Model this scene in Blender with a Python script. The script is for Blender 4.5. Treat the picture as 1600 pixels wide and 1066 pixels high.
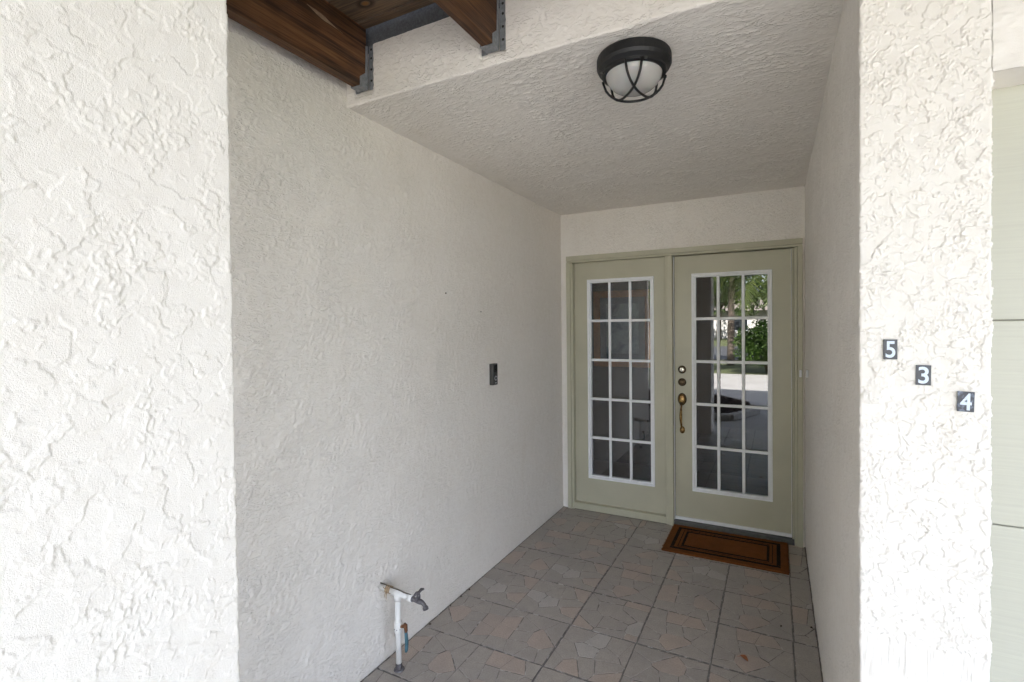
import bpy, math, random
import numpy as np
from mathutils import Vector, Matrix

# ------------------------------------------------------------------ scene
for o in list(bpy.data.objects): bpy.data.objects.remove(o)
S = bpy.context.scene
COL = S.collection
random.seed(7); rng = np.random.default_rng(7)

# ------------------------------------------------------------------ camera
cam_d = bpy.data.cameras.new('camera'); cam = bpy.data.objects.new('camera', cam_d); COL.objects.link(cam)
S.camera = cam
YAW, PITCH, ROLL = 0.46495, -0.01467, -0.01028
f = Vector((-math.sin(YAW)*math.cos(PITCH), math.cos(YAW)*math.cos(PITCH), math.sin(PITCH)))
r = Vector((math.cos(YAW), math.sin(YAW), 0)); u = r.cross(f)
r2 = math.cos(ROLL)*r + math.sin(ROLL)*u; u2 = -math.sin(ROLL)*r + math.cos(ROLL)*u
mw = Matrix.Identity(4)
for i in range(3): mw[i][0], mw[i][1], mw[i][2] = r2[i], u2[i], -f[i]
mw[0][3], mw[1][3], mw[2][3] = 1.602, -3.769, 1.516
cam.matrix_world = mw
cam_d.sensor_fit = 'HORIZONTAL'; cam_d.sensor_width = 36.0
cam_d.lens = 36.0*763.3/1600.0
cam_d.shift_x = -29.5/1600.0; cam_d.shift_y = -11.8/1600.0
cam_d.clip_start = 0.02; cam_d.clip_end = 2000

# ------------------------------------------------------------------ light
CLOUD = (6.4, 6.85, 8.0)      # sunlit white cloud, in the sky's own units
SUN_EL, SUN_ROT = math.radians(46), math.radians(8)
w = bpy.data.worlds.new('World'); S.world = w; w.use_nodes = True
nt = w.node_tree; nt.nodes.clear()
sky = nt.nodes.new('ShaderNodeTexSky'); sky.sky_type = 'NISHITA'; sky.sun_disc = False
sky.sun_elevation = SUN_EL; sky.sun_rotation = SUN_ROT
sky.air_density = 1.0; sky.dust_density = 3.0; sky.ozone_density = 1.0
bg = nt.nodes.new('ShaderNodeBackground'); bg.inputs['Strength'].default_value = 0.08
out = nt.nodes.new('ShaderNodeOutputWorld')
tc = nt.nodes.new('ShaderNodeTexCoord'); mp_ = nt.nodes.new('ShaderNodeMapping'); mp_.inputs['Scale'].default_value = (1, 1, 2.2)
cn = nt.nodes.new('ShaderNodeTexNoise'); cn.inputs['Scale'].default_value = 2.6; cn.inputs['Detail'].default_value = 7; cn.inputs['Roughness'].default_value = .55
cr = nt.nodes.new('ShaderNodeValToRGB'); cr.color_ramp.elements[0].position = .40; cr.color_ramp.elements[1].position = .60
cm = nt.nodes.new('ShaderNodeMix'); cm.data_type = 'RGBA'; cm.inputs[7].default_value = (*CLOUD, 1)
nt.links.new(tc.outputs['Generated'], mp_.inputs[0]); nt.links.new(mp_.outputs[0], cn.inputs['Vector']); nt.links.new(cn.outputs['Fac'], cr.inputs[0])
nt.links.new(cr.outputs[0], cm.inputs[0]); nt.links.new(sky.outputs[0], cm.inputs[6])
nt.links.new(cm.outputs[2], bg.inputs['Color']); nt.links.new(bg.outputs[0], out.inputs['Surface'])
sd = bpy.data.lights.new('sun', 'SUN'); sd.energy = 5.0; sd.angle = math.radians(0.5); sd.color = (1, .955, .90)
sun = bpy.data.objects.new('sun', sd); COL.objects.link(sun)
sdir = Vector((math.sin(SUN_ROT)*math.cos(SUN_EL), math.cos(SUN_ROT)*math.cos(SUN_EL), math.sin(SUN_EL)))
sun.rotation_euler = (-sdir).to_track_quat('-Z', 'Y').to_euler(); sun.location = (0, 10, 20)
S.view_settings.view_transform = 'Standard'; S.view_settings.look = 'None'
S.view_settings.exposure = 3.62; S.view_settings.gamma = 1.0
S.view_settings.use_curve_mapping = False
S.render.engine = 'CYCLES'
S.cycles.max_bounces = 10; S.cycles.diffuse_bounces = 6; S.cycles.glossy_bounces = 5; S.cycles.transparent_max_bounces = 16

# ------------------------------------------------------------------ dimensions (metres)
W = 1.7788; H = 2.4384; YS = -2.271; RY = -2.393; U = 0.3347
GX = 2.0145; GZ = 2.0455          # garage opening: left jamb, head

# ------------------------------------------------------------------ materials
MATS = {}
class NB:
    def __init__(s, name):
        s.m = bpy.data.materials.new(name); s.m.use_nodes = True; s.t = s.m.node_tree; s.t.nodes.clear()
        s.o = s.n('ShaderNodeOutputMaterial'); s.b = s.n('ShaderNodeBsdfPrincipled')
        s.l(s.b.outputs[0], s.o.inputs['Surface']); MATS[name] = s.m
    def n(s, t, **k):
        x = s.t.nodes.new(t)
        for a, v in k.items():
            if hasattr(x, a): setattr(x, a, v)
            else: x.inputs[a].default_value = v
        return x
    def l(s, a, b): s.t.links.new(a, b)
    def coord(s, kind='Object', scale=(1, 1, 1), rot=(0, 0, 0)):
        c = s.n('ShaderNodeTexCoord'); mp = s.n('ShaderNodeMapping')
        mp.inputs['Scale'].default_value = scale; mp.inputs['Rotation'].default_value = rot
        s.l(c.outputs[kind], mp.inputs[0]); return mp.outputs[0]
    def noise(s, vec, scale, detail=4, rough=.55, dist=0):
        x = s.n('ShaderNodeTexNoise'); x.inputs['Scale'].default_value = scale; x.inputs['Detail'].default_value = detail
        x.inputs['Roughness'].default_value = rough; x.inputs['Distortion'].default_value = dist
        s.l(vec, x.inputs['Vector']); return x.outputs['Fac']
    def ramp(s, fac, stops):
        x = s.n('ShaderNodeValToRGB'); e = x.color_ramp.elements
        while len(e) < len(stops): e.new(.5)
        for q, (p, c) in zip(e, stops):
            q.position = p; q.color = (*c, 1) if len(c) == 3 else c
        s.l(fac, x.inputs[0]); return x.outputs[0]
    def mix(s, fac, a, b, mode='MIX'):
        x = s.n('ShaderNodeMix'); x.data_type = 'RGBA'; x.blend_type = mode
        if isinstance(fac, (int, float)): x.inputs[0].default_value = fac
        else: s.l(fac, x.inputs[0])
        for v, i in ((a, 6), (b, 7)):
            if isinstance(v, tuple): x.inputs[i].default_value = (*v, 1)
            else: s.l(v, x.inputs[i])
        return x.outputs[2]
    def bump(s, h, strength, dist):
        x = s.n('ShaderNodeBump'); x.inputs['Strength'].default_value = strength; x.inputs['Distance'].default_value = dist
        s.l(h, x.inputs['Height']); s.l(x.outputs[0], s.b.inputs['Normal'])
    def set(s, **k):
        for a, v in k.items():
            i = s.b.inputs[a.replace('_', ' ')]
            if isinstance(v, (int, float)): i.default_value = v
            elif isinstance(v, tuple): i.default_value = (*v, 1)
            else: s.l(v, i)
        return s

def simple(name, col, rough=.5, metal=0, var=.12, scale=30, bump=0, bscale=200, spec=.5):
    b = NB(name); v = b.coord()
    n = b.noise(v, scale, 5)
    c = b.ramp(n, [(.3, tuple(x*(1-var) for x in col)), (.7, tuple(min(1, x*(1+var)) for x in col))])
    b.set(Base_Color=c, Roughness=rough, Metallic=metal, Specular_IOR_Level=spec)
    if bump: b.bump(b.noise(v, bscale, 4), bump, .002)
    return b.m

# painted stucco: cream paint, faint water marks; 'worm' adds short trowel ridges as fine relief
def stucco(name, worm=None):
    b = NB(name); v = b.coord()
    big = b.noise(v, 1.6, 5, .6); fine = b.noise(v, 28, 4)
    c = b.ramp(big, [(.3, (.81, .765, .70)), (.55, (.85, .81, .752)), (.75, (.865, .83, .778))])
    c = b.mix(.35, c, b.ramp(fine, [(.3, (.79, .742, .675)), (.6, (.87, .832, .775))]))
    st = b.noise(b.coord('Object', (2.2, 2.2, .5)), 2.3, 6, .65, .6)            # faint old drip and patch marks
    c = b.mix(b.ramp(st, [(.56, (0, 0, 0)), (.72, (.16, .16, .16))]), c, (.70, .63, .53))
    b.set(Base_Color=c, Roughness=.82, Specular_IOR_Level=.25)
    g = b.noise(v, 420, 3, .6)
    if worm:
        rot, sc = worm
        wv = b.coord('Object', sc, rot)
        n1 = b.ramp(b.noise(wv, 1.0, 3, .5, 1.2), [(.50, (0, 0, 0)), (.62, (1, 1, 1))])
        m1 = b.ramp(b.noise(v, 7, 3), [(.35, (.25,)*3), (.6, (1,)*3)])
        h = b.mix(1.0, n1, m1, 'MULTIPLY'); h = b.mix(.15, h, g)
        b.bump(h, .7, .0042)
    else: b.bump(b.mix(.5, g, b.noise(v, 900, 2, .7)), .75, .0020)
stucco('stucco')
stucco('stucco_side', ((.55, 0, 0), (60, 48, 110)))
stucco('stucco_right', ((.1, 0, 0), (90, 60, 110)))
stucco('stucco_back', ((0, .4, 0), (90, 60, 110)))
stucco('stucco_ceiling', ((0, 0, .12), (34, 95, 60)))

b = NB('tile_joint'); v = b.coord()
b.set(Base_Color=b.ramp(b.noise(v, 25, 4), [(.35, (.13, .12, .112)), (.52, (.20, .185, .175)), (.66, (.54, .52, .50))]), Roughness=.85)
def stone(name, c1, c2):
    b = NB(name); oi = b.n('ShaderNodeObjectInfo'); v = b.coord()
    vv = b.n('ShaderNodeVectorMath'); vv.operation = 'ADD'
    b.l(v, vv.inputs[0]); b.l(oi.outputs['Location'], vv.inputs[1])
    n = b.noise(vv.outputs[0], 22, 6, .65); n2 = b.noise(vv.outputs[0], 160, 3)
    c = b.ramp(n, [(.3, c1), (.7, c2)])
    c = b.mix(.25, c, b.ramp(n2, [(.35, tuple(x*.6 for x in c1)), (.65, tuple(x*1.25 for x in c2))]))
    dirt = b.noise(vv.outputs[0], 3.5, 4)
    c = b.mix(b.ramp(dirt, [(.45, (0, 0, 0)), (.75, (.45, .45, .45))]), c, (.25, .235, .225))
    b.set(Base_Color=c, Roughness=b.ramp(n, [(.3, (.28,)*3), (.7, (.46,)*3)]), Specular_IOR_Level=.5)
    b.bump(n, .35, .002); return b.m
stone('tile_grey', (.335, .30, .268), (.43, .39, .352))
stone('tile_pink', (.40, .325, .275), (.48, .40, .345))
stone('tile_pale', (.41, .385, .36), (.50, .47, .44))
simple('grout', (.20, .188, .178), .9, var=.3, scale=20)

simple('door_paint', (.47, .45, .34), .36, var=.07, scale=3, bump=.08, bscale=300)
simple('frame_paint', (.48, .46, .345), .42, var=.05, scale=8, bump=.1, bscale=250)
simple('white_vinyl', (.80, .81, .82), .35, var=.03)
simple('dark_gap', (.03, .028, .025), .9)
simple('threshold_metal', (.13, .125, .12), .45, metal=.3)
simple('aluminium', (.62, .63, .65), .35, metal=.8)
simple('black_metal', (.006, .006, .007), .5, var=.3, bump=.15, bscale=300)
simple('black_plastic', (.016, .016, .018), .35, var=.1)
simple('black_gloss', (.008, .008, .01), .08, var=.05)
simple('grey_plastic', (.045, .043, .04), .5)
simple('ring_light', (.45, .45, .47), .4)
b = NB('antique_brass'); v = b.coord(); n = b.noise(v, 40, 4)
b.set(Base_Color=b.ramp(n, [(.35, (.16, .085, .035)), (.6, (.42, .27, .11)), (.8, (.58, .42, .2))]), Metallic=1.0, Roughness=.28)
b = NB('dark_bronze'); v = b.coord(); n = b.noise(v, 60, 4)
b.set(Base_Color=b.ramp(n, [(.35, (.045, .032, .02)), (.7, (.14, .10, .06))]), Metallic=.9, Roughness=.38)
simple('steel', (.6, .58, .52), .25, metal=1)
b = NB('galvanised'); v = b.coord(); n = b.noise(v, 70, 5, .7)
b.set(Base_Color=b.ramp(n, [(.3, (.17, .18, .19)), (.6, (.28, .29, .305)), (.8, (.36, .37, .38))]), Metallic=.35, Roughness=.6)
b = NB('flashing'); v = b.coord(); n = b.noise(v, 120, 5, .7)
b.set(Base_Color=b.ramp(n, [(.3, (.075, .08, .088)), (.7, (.16, .168, .18))]), Roughness=.8)
b.bump(n, .3, .002)

def wood(name, axis, knots=(), grey=0):
    b = NB(name); oi = b.n('ShaderNodeObjectInfo')
    sc = [26, 26, 26]; sc[axis] = 1.6
    v = b.coord('Object', tuple(sc))
    add = b.n('ShaderNodeVectorMath'); add.operation = 'ADD'; mul = b.n('ShaderNodeMath'); mul.operation = 'MULTIPLY'; mul.inputs[1].default_value = 37
    b.l(oi.outputs['Random'], mul.inputs[0]); b.l(v, add.inputs[0]); b.l(mul.outputs[0], add.inputs[1])
    n = b.noise(add.outputs[0], 1.0, 6, .6, .7)
    sc2 = [170, 170, 170]; sc2[axis] = 5
    v2 = b.coord('Object', tuple(sc2)); n2 = b.noise(v2, 1.0, 3, .6)
    patch = b.noise(b.coord('Object', (4, 4, 4)), 1.0, 3)
    c = b.ramp(n, [(.32, (.012, .006, .004)), (.45, (.085, .033, .012)), (.58, (.21, .09, .032)), (.75, (.34, .175, .07))])
    c = b.mix(.45, c, b.ramp(n2, [(.38, (.012, .007, .005)), (.65, (.19, .095, .042))]))
    c = b.mix(b.ramp(patch, [(.5, (0, 0, 0)), (.72, (.6, .6, .6))]), c, (.028, .013, .007))
    if grey: c = b.mix(grey, c, b.ramp(n2, [(.3, (.10, .075, .05)), (.7, (.30, .22, .145))]))
    for (kx, ky, kz, ra, rb) in knots:
        cc = b.n('ShaderNodeTexCoord'); mp = b.n('ShaderNodeMapping'); mp.vector_type = 'TEXTURE'
        mp.inputs['Location'].default_value = (kx, ky, kz); mp.inputs['Scale'].default_value = (ra, rb, .05)
        b.l(cc.outputs['Object'], mp.inputs[0])
        ln = b.n('ShaderNodeVectorMath'); ln.operation = 'LENGTH'; b.l(mp.outputs[0], ln.inputs[0])
        c = b.mix(b.ramp(ln.outputs['Value'], [(.0, (0, 0, 0)), (.50, (0, 0, 0)), (.6, (.9, .9, .9)), (1.0, (0, 0, 0))]), c, (.02, .009, .005))
        c = b.mix(b.ramp(ln.outputs['Value'], [(.42, (1, 1, 1)), (.5, (0, 0, 0))]), c, (.30, .135, .045))
    b.set(Base_Color=c, Roughness=.62, Specular_IOR_Level=.35)
    b.bump(n2, .5, .002); return b.m
wood('joist_wood', 1)
wood('plank_wood', 0, grey=.55)
wood('plank_wood_knot', 0, knots=[(.235, 0, 0, .05, .032), (1.15, .01, 0, .04, .03)], grey=.6)
simple('pale_wood', (.30, .20, .12), .7, var=.3, scale=40)

b = NB('coir'); v = b.coord(); n = b.noise(v, 330, 3, .7); n2 = b.noise(v, 18, 4)
c = b.mix(.5, b.ramp(n, [(.3, (.085, .029, .008)), (.7, (.29, .105, .032))]), b.ramp(n2, [(.3, (.13, .044, .011)), (.7, (.21, .074, .022))]))
b.set(Base_Color=c, Roughness=.95, Specular_IOR_Level=.1); b.bump(n, .8, .004)
b = NB('coir_black'); v = b.coord(); n = b.noise(v, 330, 3, .7)
b.set(Base_Color=b.ramp(n, [(.35, (.008, .006, .005)), (.75, (.04, .022, .012))]), Roughness=.95, Specular_IOR_Level=.1); b.bump(n, .8, .004)

# window glass: a thin pane, part mirror by Fresnel, the rest see-through
def glass(name, tint, film):
    b = NB(name); b.t.nodes.remove(b.b)
    fr = b.n('ShaderNodeFresnel'); fr.inputs['IOR'].default_value = 2.1
    tr = b.n('ShaderNodeBsdfTransparent'); tr.inputs['Color'].default_value = (*tint, 1)
    gl = b.n('ShaderNodeBsdfGlossy'); gl.inputs['Roughness'].default_value = .002; gl.inputs['Color'].default_value = (.97, .98, 1, 1)
    mx = b.n('ShaderNodeMixShader'); b.l(fr.outputs[0], mx.inputs[0]); b.l(tr.outputs[0], mx.inputs[1]); b.l(gl.outputs[0], mx.inputs[2])
    last = mx.outputs[0]
    bp = b.n('ShaderNodeBump'); bp.inputs['Strength'].default_value = .02; bp.inputs['Distance'].default_value = .002
    v = b.coord(); b.l(b.noise(v, 5, 2), bp.inputs['Height']); b.l(bp.outputs[0], gl.inputs['Normal'])
    if film:
        df = b.n('ShaderNodeBsdfDiffuse'); df.inputs['Color'].default_value = (.20, .19, .18, 1)
        n = b.noise(b.coord('Object', (1, 1, .6)), 260, 3, .7)
        m2 = b.n('ShaderNodeMixShader'); b.l(b.ramp(n, [(.45, (0, 0, 0)), (.7, (film,)*3)]), m2.inputs[0])
        b.l(last, m2.inputs[1]); b.l(df.outputs[0], m2.inputs[2]); last = m2.outputs[0]
    b.l(last, b.o.inputs['Surface'])
glass('glass_clear', (.42, .44, .45), 0)
glass('glass_speckled', (.85, .86, .86), .26)
b = NB('frosted_glass'); b.set(Base_Color=(.62, .60, .58), Roughness=.22, Subsurface_Weight=.3, Subsurface_Radius=(.05, .05, .05), Coat_Weight=.3) if False else None
b.b.inputs['Base Color'].default_value = (.46, .45, .435, 1); b.b.inputs['Roughness'].default_value = .14
b.b.inputs['Subsurface Weight'].default_value = .25; b.b.inputs['Subsurface Scale'].default_value = .03

simple('pvc', (.80, .79, .76), .4, var=.05, scale=15)
simple('twine', (.42, .31, .20), .9, var=.3, scale=80)
b = NB('worn_faucet'); v = b.coord(); n = b.noise(v, 60, 5)
b.set(Base_Color=b.ramp(n, [(.35, (.09, .085, .095)), (.65, (.19, .18, .19))]), Metallic=.5, Roughness=.5)
b = NB('rust'); v = b.coord(); n = b.noise(v, 90, 5)
b.set(Base_Color=b.ramp(n, [(.35, (.07, .02, .008)), (.6, (.20, .085, .035)), (.8, (.36, .23, .14))]), Roughness=.9)
simple('blue_vinyl', (.055, .14, .18), .55, var=.3, scale=60)
simple('plaque_plate', (.035, .04, .052), .35, var=.2, scale=120)
simple('plaque_numeral', (.62, .70, .80), .4, var=.1, scale=200)
b = NB('plaque_worn'); v = b.coord(); n = b.noise(v, 75, 3, .6)
b.set(Base_Color=b.ramp(n, [(.5, (.03, .035, .05)), (.62, (.13, .16, .22)), (.72, (.42, .48, .55))]), Roughness=.4)
b = NB('garage_paint'); v = b.coord('Object', (3, 3, 140)); n = b.noise(v, 1.0, 4, .6, .4)
b.set(Base_Color=b.ramp(n, [(.3, (.46, .45, .38)), (.7, (.50, .495, .41))]), Roughness=.45)
b.bump(n, .45, .0015)
simple('leaf_dry', (.30, .11, .04), .7, var=.4, scale=60)
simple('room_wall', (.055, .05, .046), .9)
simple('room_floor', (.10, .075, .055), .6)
simple('picture_wood', (.50, .22, .08), .5, var=.2, scale=20)
b = NB('picture_print'); v = b.coord(); n = b.noise(v, 6, 4, .6, .8)
b.set(Base_Color=b.ramp(n, [(.3, (.10, .16, .22)), (.55, (.30, .40, .46)), (.75, (.22, .36, .30))]), Roughness=.5)
simple('picture_mount', (.16, .21, .25), .8)

b = NB('concrete'); v = b.coord(); n = b.noise(v, 1.3, 6, .65); n2 = b.noise(v, 60, 4)
c = b.mix(.3, b.ramp(n, [(.3, (.26, .25, .235)), (.7, (.36, .35, .33))]), b.ramp(n2, [(.3, (.30, .29, .27)), (.7, (.60, .58, .55))]))
b.set(Base_Color=c, Roughness=.85); b.bump(n2, .3, .003)
simple('asphalt', (.06, .061, .064), .85, var=.25, scale=8, bump=.3, bscale=150)
simple('kerb_block', (.42, .40, .37), .85, var=.15, scale=12, bump=.4, bscale=90)
b = NB('grass_ground'); v = b.coord(); n = b.noise(v, 2.5, 6, .7); n2 = b.noise(v, 60, 3, .7)
b.set(Base_Color=b.mix(.5, b.ramp(n, [(.3, (.06, .075, .028)), (.7, (.12, .12, .055))]), b.ramp(n2, [(.3, (.03, .05, .012)), (.7, (.14, .16, .05))])), Roughness=.95)
b.bump(n2, .8, .03)
simple('mulch', (.035, .018, .014), .95, var=.5, scale=60)
simple('soil', (.05, .035, .025), .95, var=.4, scale=15)
b = NB('roof_tile'); b.set(Base_Color=(.25, .16, .12), Roughness=.8)
simple('soffit', (.6, .58, .53), .8)
def leafmat(name, c1, c2, tr=.35):
    b = NB(name); g = b.n('ShaderNodeNewGeometry')
    c = b.ramp(g.outputs['Random Per Island'], [(0, c1), (1, c2)])
    b.set(Base_Color=c, Roughness=.45)
    t = b.n('ShaderNodeBsdfTranslucent'); b.l(c, t.inputs['Color'])
    m = b.n('ShaderNodeMixShader'); m.inputs[0].default_value = tr
    b.l(b.b.outputs[0], m.inputs[1]); b.l(t.outputs[0], m.inputs[2]); b.l(m.outputs[0], b.o.inputs['Surface'])
leafmat('leaf_bush', (.03, .075, .012), (.10, .18, .03))
leafmat('leaf_palm', (.05, .085, .018), (.14, .17, .045))
leafmat('leaf_tree', (.025, .05, .012), (.075, .11, .03))
simple('bark', (.12, .095, .075), .95, var=.35, scale=18, bump=.8, bscale=50)
simple('far_wall', (.62, .60, .56), .8)
simple('far_roof', (.22, .19, .17), .8)
simple('far_pane', (.03, .035, .04), .1)

# ------------------------------------------------------------------ mesh helpers
class MB:
    def __init__(s): s.v = []; s.f = []; s.m = []
    def add(s, vs, fs, mi=0):
        o = len(s.v); s.v += [tuple(p) for p in vs]; s.f += [tuple(i+o for i in q) for q in fs]; s.m += [mi]*len(fs); return s
    def box(s, x0, x1, y0, y1, z0, z1, mi=0):
        return s.add([(x0,y0,z0),(x1,y0,z0),(x1,y1,z0),(x0,y1,z0),(x0,y0,z1),(x1,y0,z1),(x1,y1,z1),(x0,y1,z1)],
                     [(0,3,2,1),(4,5,6,7),(0,1,5,4),(1,2,6,5),(2,3,7,6),(3,0,4,7)], mi)
    def tube(s, pts, rad, n=10, cap=True, mi=0, flat=None):
        pts = [Vector(p) for p in pts]; rads = rad if isinstance(rad, (list, tuple)) else [rad]*len(pts)
        rings = []; prev = None
        for i, p in enumerate(pts):
            d = (pts[min(i+1, len(pts)-1)] - pts[max(i-1, 0)]).normalized()
            if prev is None:
                a = Vector((0, 0, 1)) if abs(d.z) < .9 else Vector((1, 0, 0)); e1 = d.cross(a).normalized()
            else: e1 = (prev - d*prev.dot(d)).normalized()
            prev = e1; e2 = d.cross(e1)
            rings.append([p + (e1*math.cos(t)*(flat or 1) + e2*math.sin(t))*rads[i] for t in [2*math.pi*k/n for k in range(n)]])
        vs = [p for q in rings for p in q]; fs = []
        for i in range(len(pts)-1):
            for k in range(n): fs.append((i*n+k, i*n+(k+1) % n, (i+1)*n+(k+1) % n, (i+1)*n+k))
        if cap: fs += [tuple(reversed(range(n))), tuple(range((len(pts)-1)*n, len(pts)*n))]
        return s.add(vs, fs, mi)
    def lathe(s, prof, c, n=32, axis=(0, 0, 1), sx=1, sy=1, mi=0):
        """prof: (radius, height along axis)"""
        ax = Vector(axis).normalized(); a = Vector((0, 0, 1)) if abs(ax.z) < .9 else Vector((1, 0, 0))
        e1 = ax.cross(a).normalized(); e2 = ax.cross(e1); c = Vector(c); vs = []; fs = []
        for (rr, h) in prof:
            for k in range(n):
                t = 2*math.pi*k/n; vs.append(c + ax*h + e1*(rr*math.cos(t)*sx) + e2*(rr*math.sin(t)*sy))
        for i in range(len(prof)-1):
            for k in range(n): fs.append((i*n+k, i*n+(k+1) % n, (i+1)*n+(k+1) % n, (i+1)*n+k))
        fs += [tuple(reversed(range(n))), tuple(range((len(prof)-1)*n, len(prof)*n))]
        return s.add(vs, fs, mi)
    def build(s, name, mat, parent=None, smooth=False, bevel=0, label=None, off=(0, 0, 0)):
        me = bpy.data.meshes.new(name); me.from_pydata([tuple(Vector(p)-Vector(off)) for p in s.v], [], s.f)
        for m in (mat if isinstance(mat, (list, tuple)) else [mat]): me.materials.append(MATS[m])
        me.polygons.foreach_set('material_index', s.m)
        if smooth: me.polygons.foreach_set('use_smooth', [True]*len(s.f))
        me.update()
        return link(name, me, parent, bevel, label)

def link(name, me, parent=None, bevel=0, label=None):
    o = bpy.data.objects.new(name, me); COL.objects.link(o)
    if parent: o.parent = parent
    if bevel:
        md = o.modifiers.new('bevel', 'BEVEL'); md.width = bevel; md.segments = 2; md.limit_method = 'ANGLE'
    if label: o['label'] = label
    return o
def empty(name, label, cat, loc=(0, 0, 0), group=None):
    o = bpy.data.objects.new(name, None); COL.objects.link(o); o.location = loc; o.empty_display_size = .1
    tag(o, label, cat, group); return o
def tag(o, label, cat=None, group=None, kind=None):
    o['label'] = label
    if cat: o['category'] = cat
    if group: o['group'] = group
    if kind: o['kind'] = kind
    return o
def structure(o): o['kind'] = 'structure'; return o

# ------------------------------------------------------------------ noise + stucco surfaces
_perm = np.random.default_rng(3).permutation(4096)
_ang = np.random.default_rng(4).random(4096)*2*np.pi
_gx, _gy = np.cos(_ang), np.sin(_ang)
def pn(x, y, seed=0):
    xi = np.floor(x).astype(np.int64); yi = np.floor(y).astype(np.int64); fx = x-xi; fy = y-yi
    def g(ix, iy, dx, dy):
        h = _perm[(_perm[(ix+seed*131) & 4095] + iy) & 4095]; return _gx[h]*dx + _gy[h]*dy
    a = g(xi, yi, fx, fy); b_ = g(xi+1, yi, fx-1, fy); c = g(xi, yi+1, fx, fy-1); d = g(xi+1, yi+1, fx-1, fy-1)
    ux = fx*fx*fx*(fx*(fx*6-15)+10); uy = fy*fy*fy*(fy*(fy*6-15)+10)
    return (a*(1-ux)+b_*ux)*(1-uy) + (c*(1-ux)+d*ux)*uy
def ss(a, b_, x):
    t = np.clip((x-a)/(b_-a), 0, 1); return t*t*(3-2*t)
def knock(u, v, sd=0, k=1.0, groove=0.0):
    """coarse skip-trowel render: flat overlapping smears with ragged lips, clusters of small lumps"""
    u = u/k; v = v/k
    wu = u + .010*pn(u/.03, v/.03, sd+1) + .004*pn(u/.009, v/.009, sd+2); wv = v + .010*pn(u/.03, v/.03, sd+3) + .004*pn(u/.009, v/.009, sd+4)
    h = 0
    for i, (s1, s2, th, amp) in enumerate(((.085, .065, .02, .0016), (.050, .070, .12, .0015), (.030, .022, .27, .0010))):
        n = pn(wu/s1, wv/s2, sd+10+i) + .35*pn(wu/(s1*.4), wv/(s2*.4), sd+20+i) + .12*pn(wu/(s1*.12), wv/(s2*.12), sd+30+i)
        st = ss(th, th+.035, n); lip = np.exp(-((n-th-.045)/.035)**2)
        fade = ss(-.25, .2, pn(u/.05, v/.05, sd+40+i))
        h = h + amp*st*(.35+.65*fade) + .0007*lip*fade - groove*np.exp(-((n-th+.012)/.022)**2)*ss(-.05, .25, pn(u/.06, v/.06, sd+60+i))
    mask = ss(.06, .30, pn(u/.12, v/.14, sd+50))
    l = pn(wu/.0085, wv/.011, sd+51) + .4*pn(wu/.004, wv/.005, sd+52)
    h = h + .0018*ss(.14, .30, l)*mask
    h = h + .00022*pn(u/.0035, v/.0035, sd+53)
    return h*k
def wormy(u, v, sd=0, ang=0.0, st=2.2, amp=.0011, cell=.012):
    """finer trowelled render: short worm-like ridges running one way"""
    bend = .5*pn(u/.5, v/.5, sd+7)
    ca, sa = np.cos(ang+bend), np.sin(ang+bend)
    # project on slowly turning axes
    p = (u*np.cos(ang)+v*np.sin(ang)); q = (-u*np.sin(ang)+v*np.cos(ang))
    p = p + .02*pn(u/.06, v/.06, sd+1) + .06*pn(u/.35, v/.35, sd+5); q = q + .008*pn(u/.03, v/.03, sd+2) + .05*pn(u/.3, v/.3, sd+6)
    n = pn(p/(cell*st), q/cell, sd+3) + .5*pn(p/(cell*.55*st), q/(cell*.5), sd+4)
    mask = .35 + .65*ss(-.2, .3, pn(u/.16, v/.16, sd+8))
    big = pn(p/.11, q/.05, sd+9)+.4*pn(p/.03, q/.018, sd+10)
    return amp*ss(.02, .38, n)*mask + .0016*ss(.15, .20, big)*mask + .00025*pn(u/.005, v/.005, sd+11)

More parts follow.
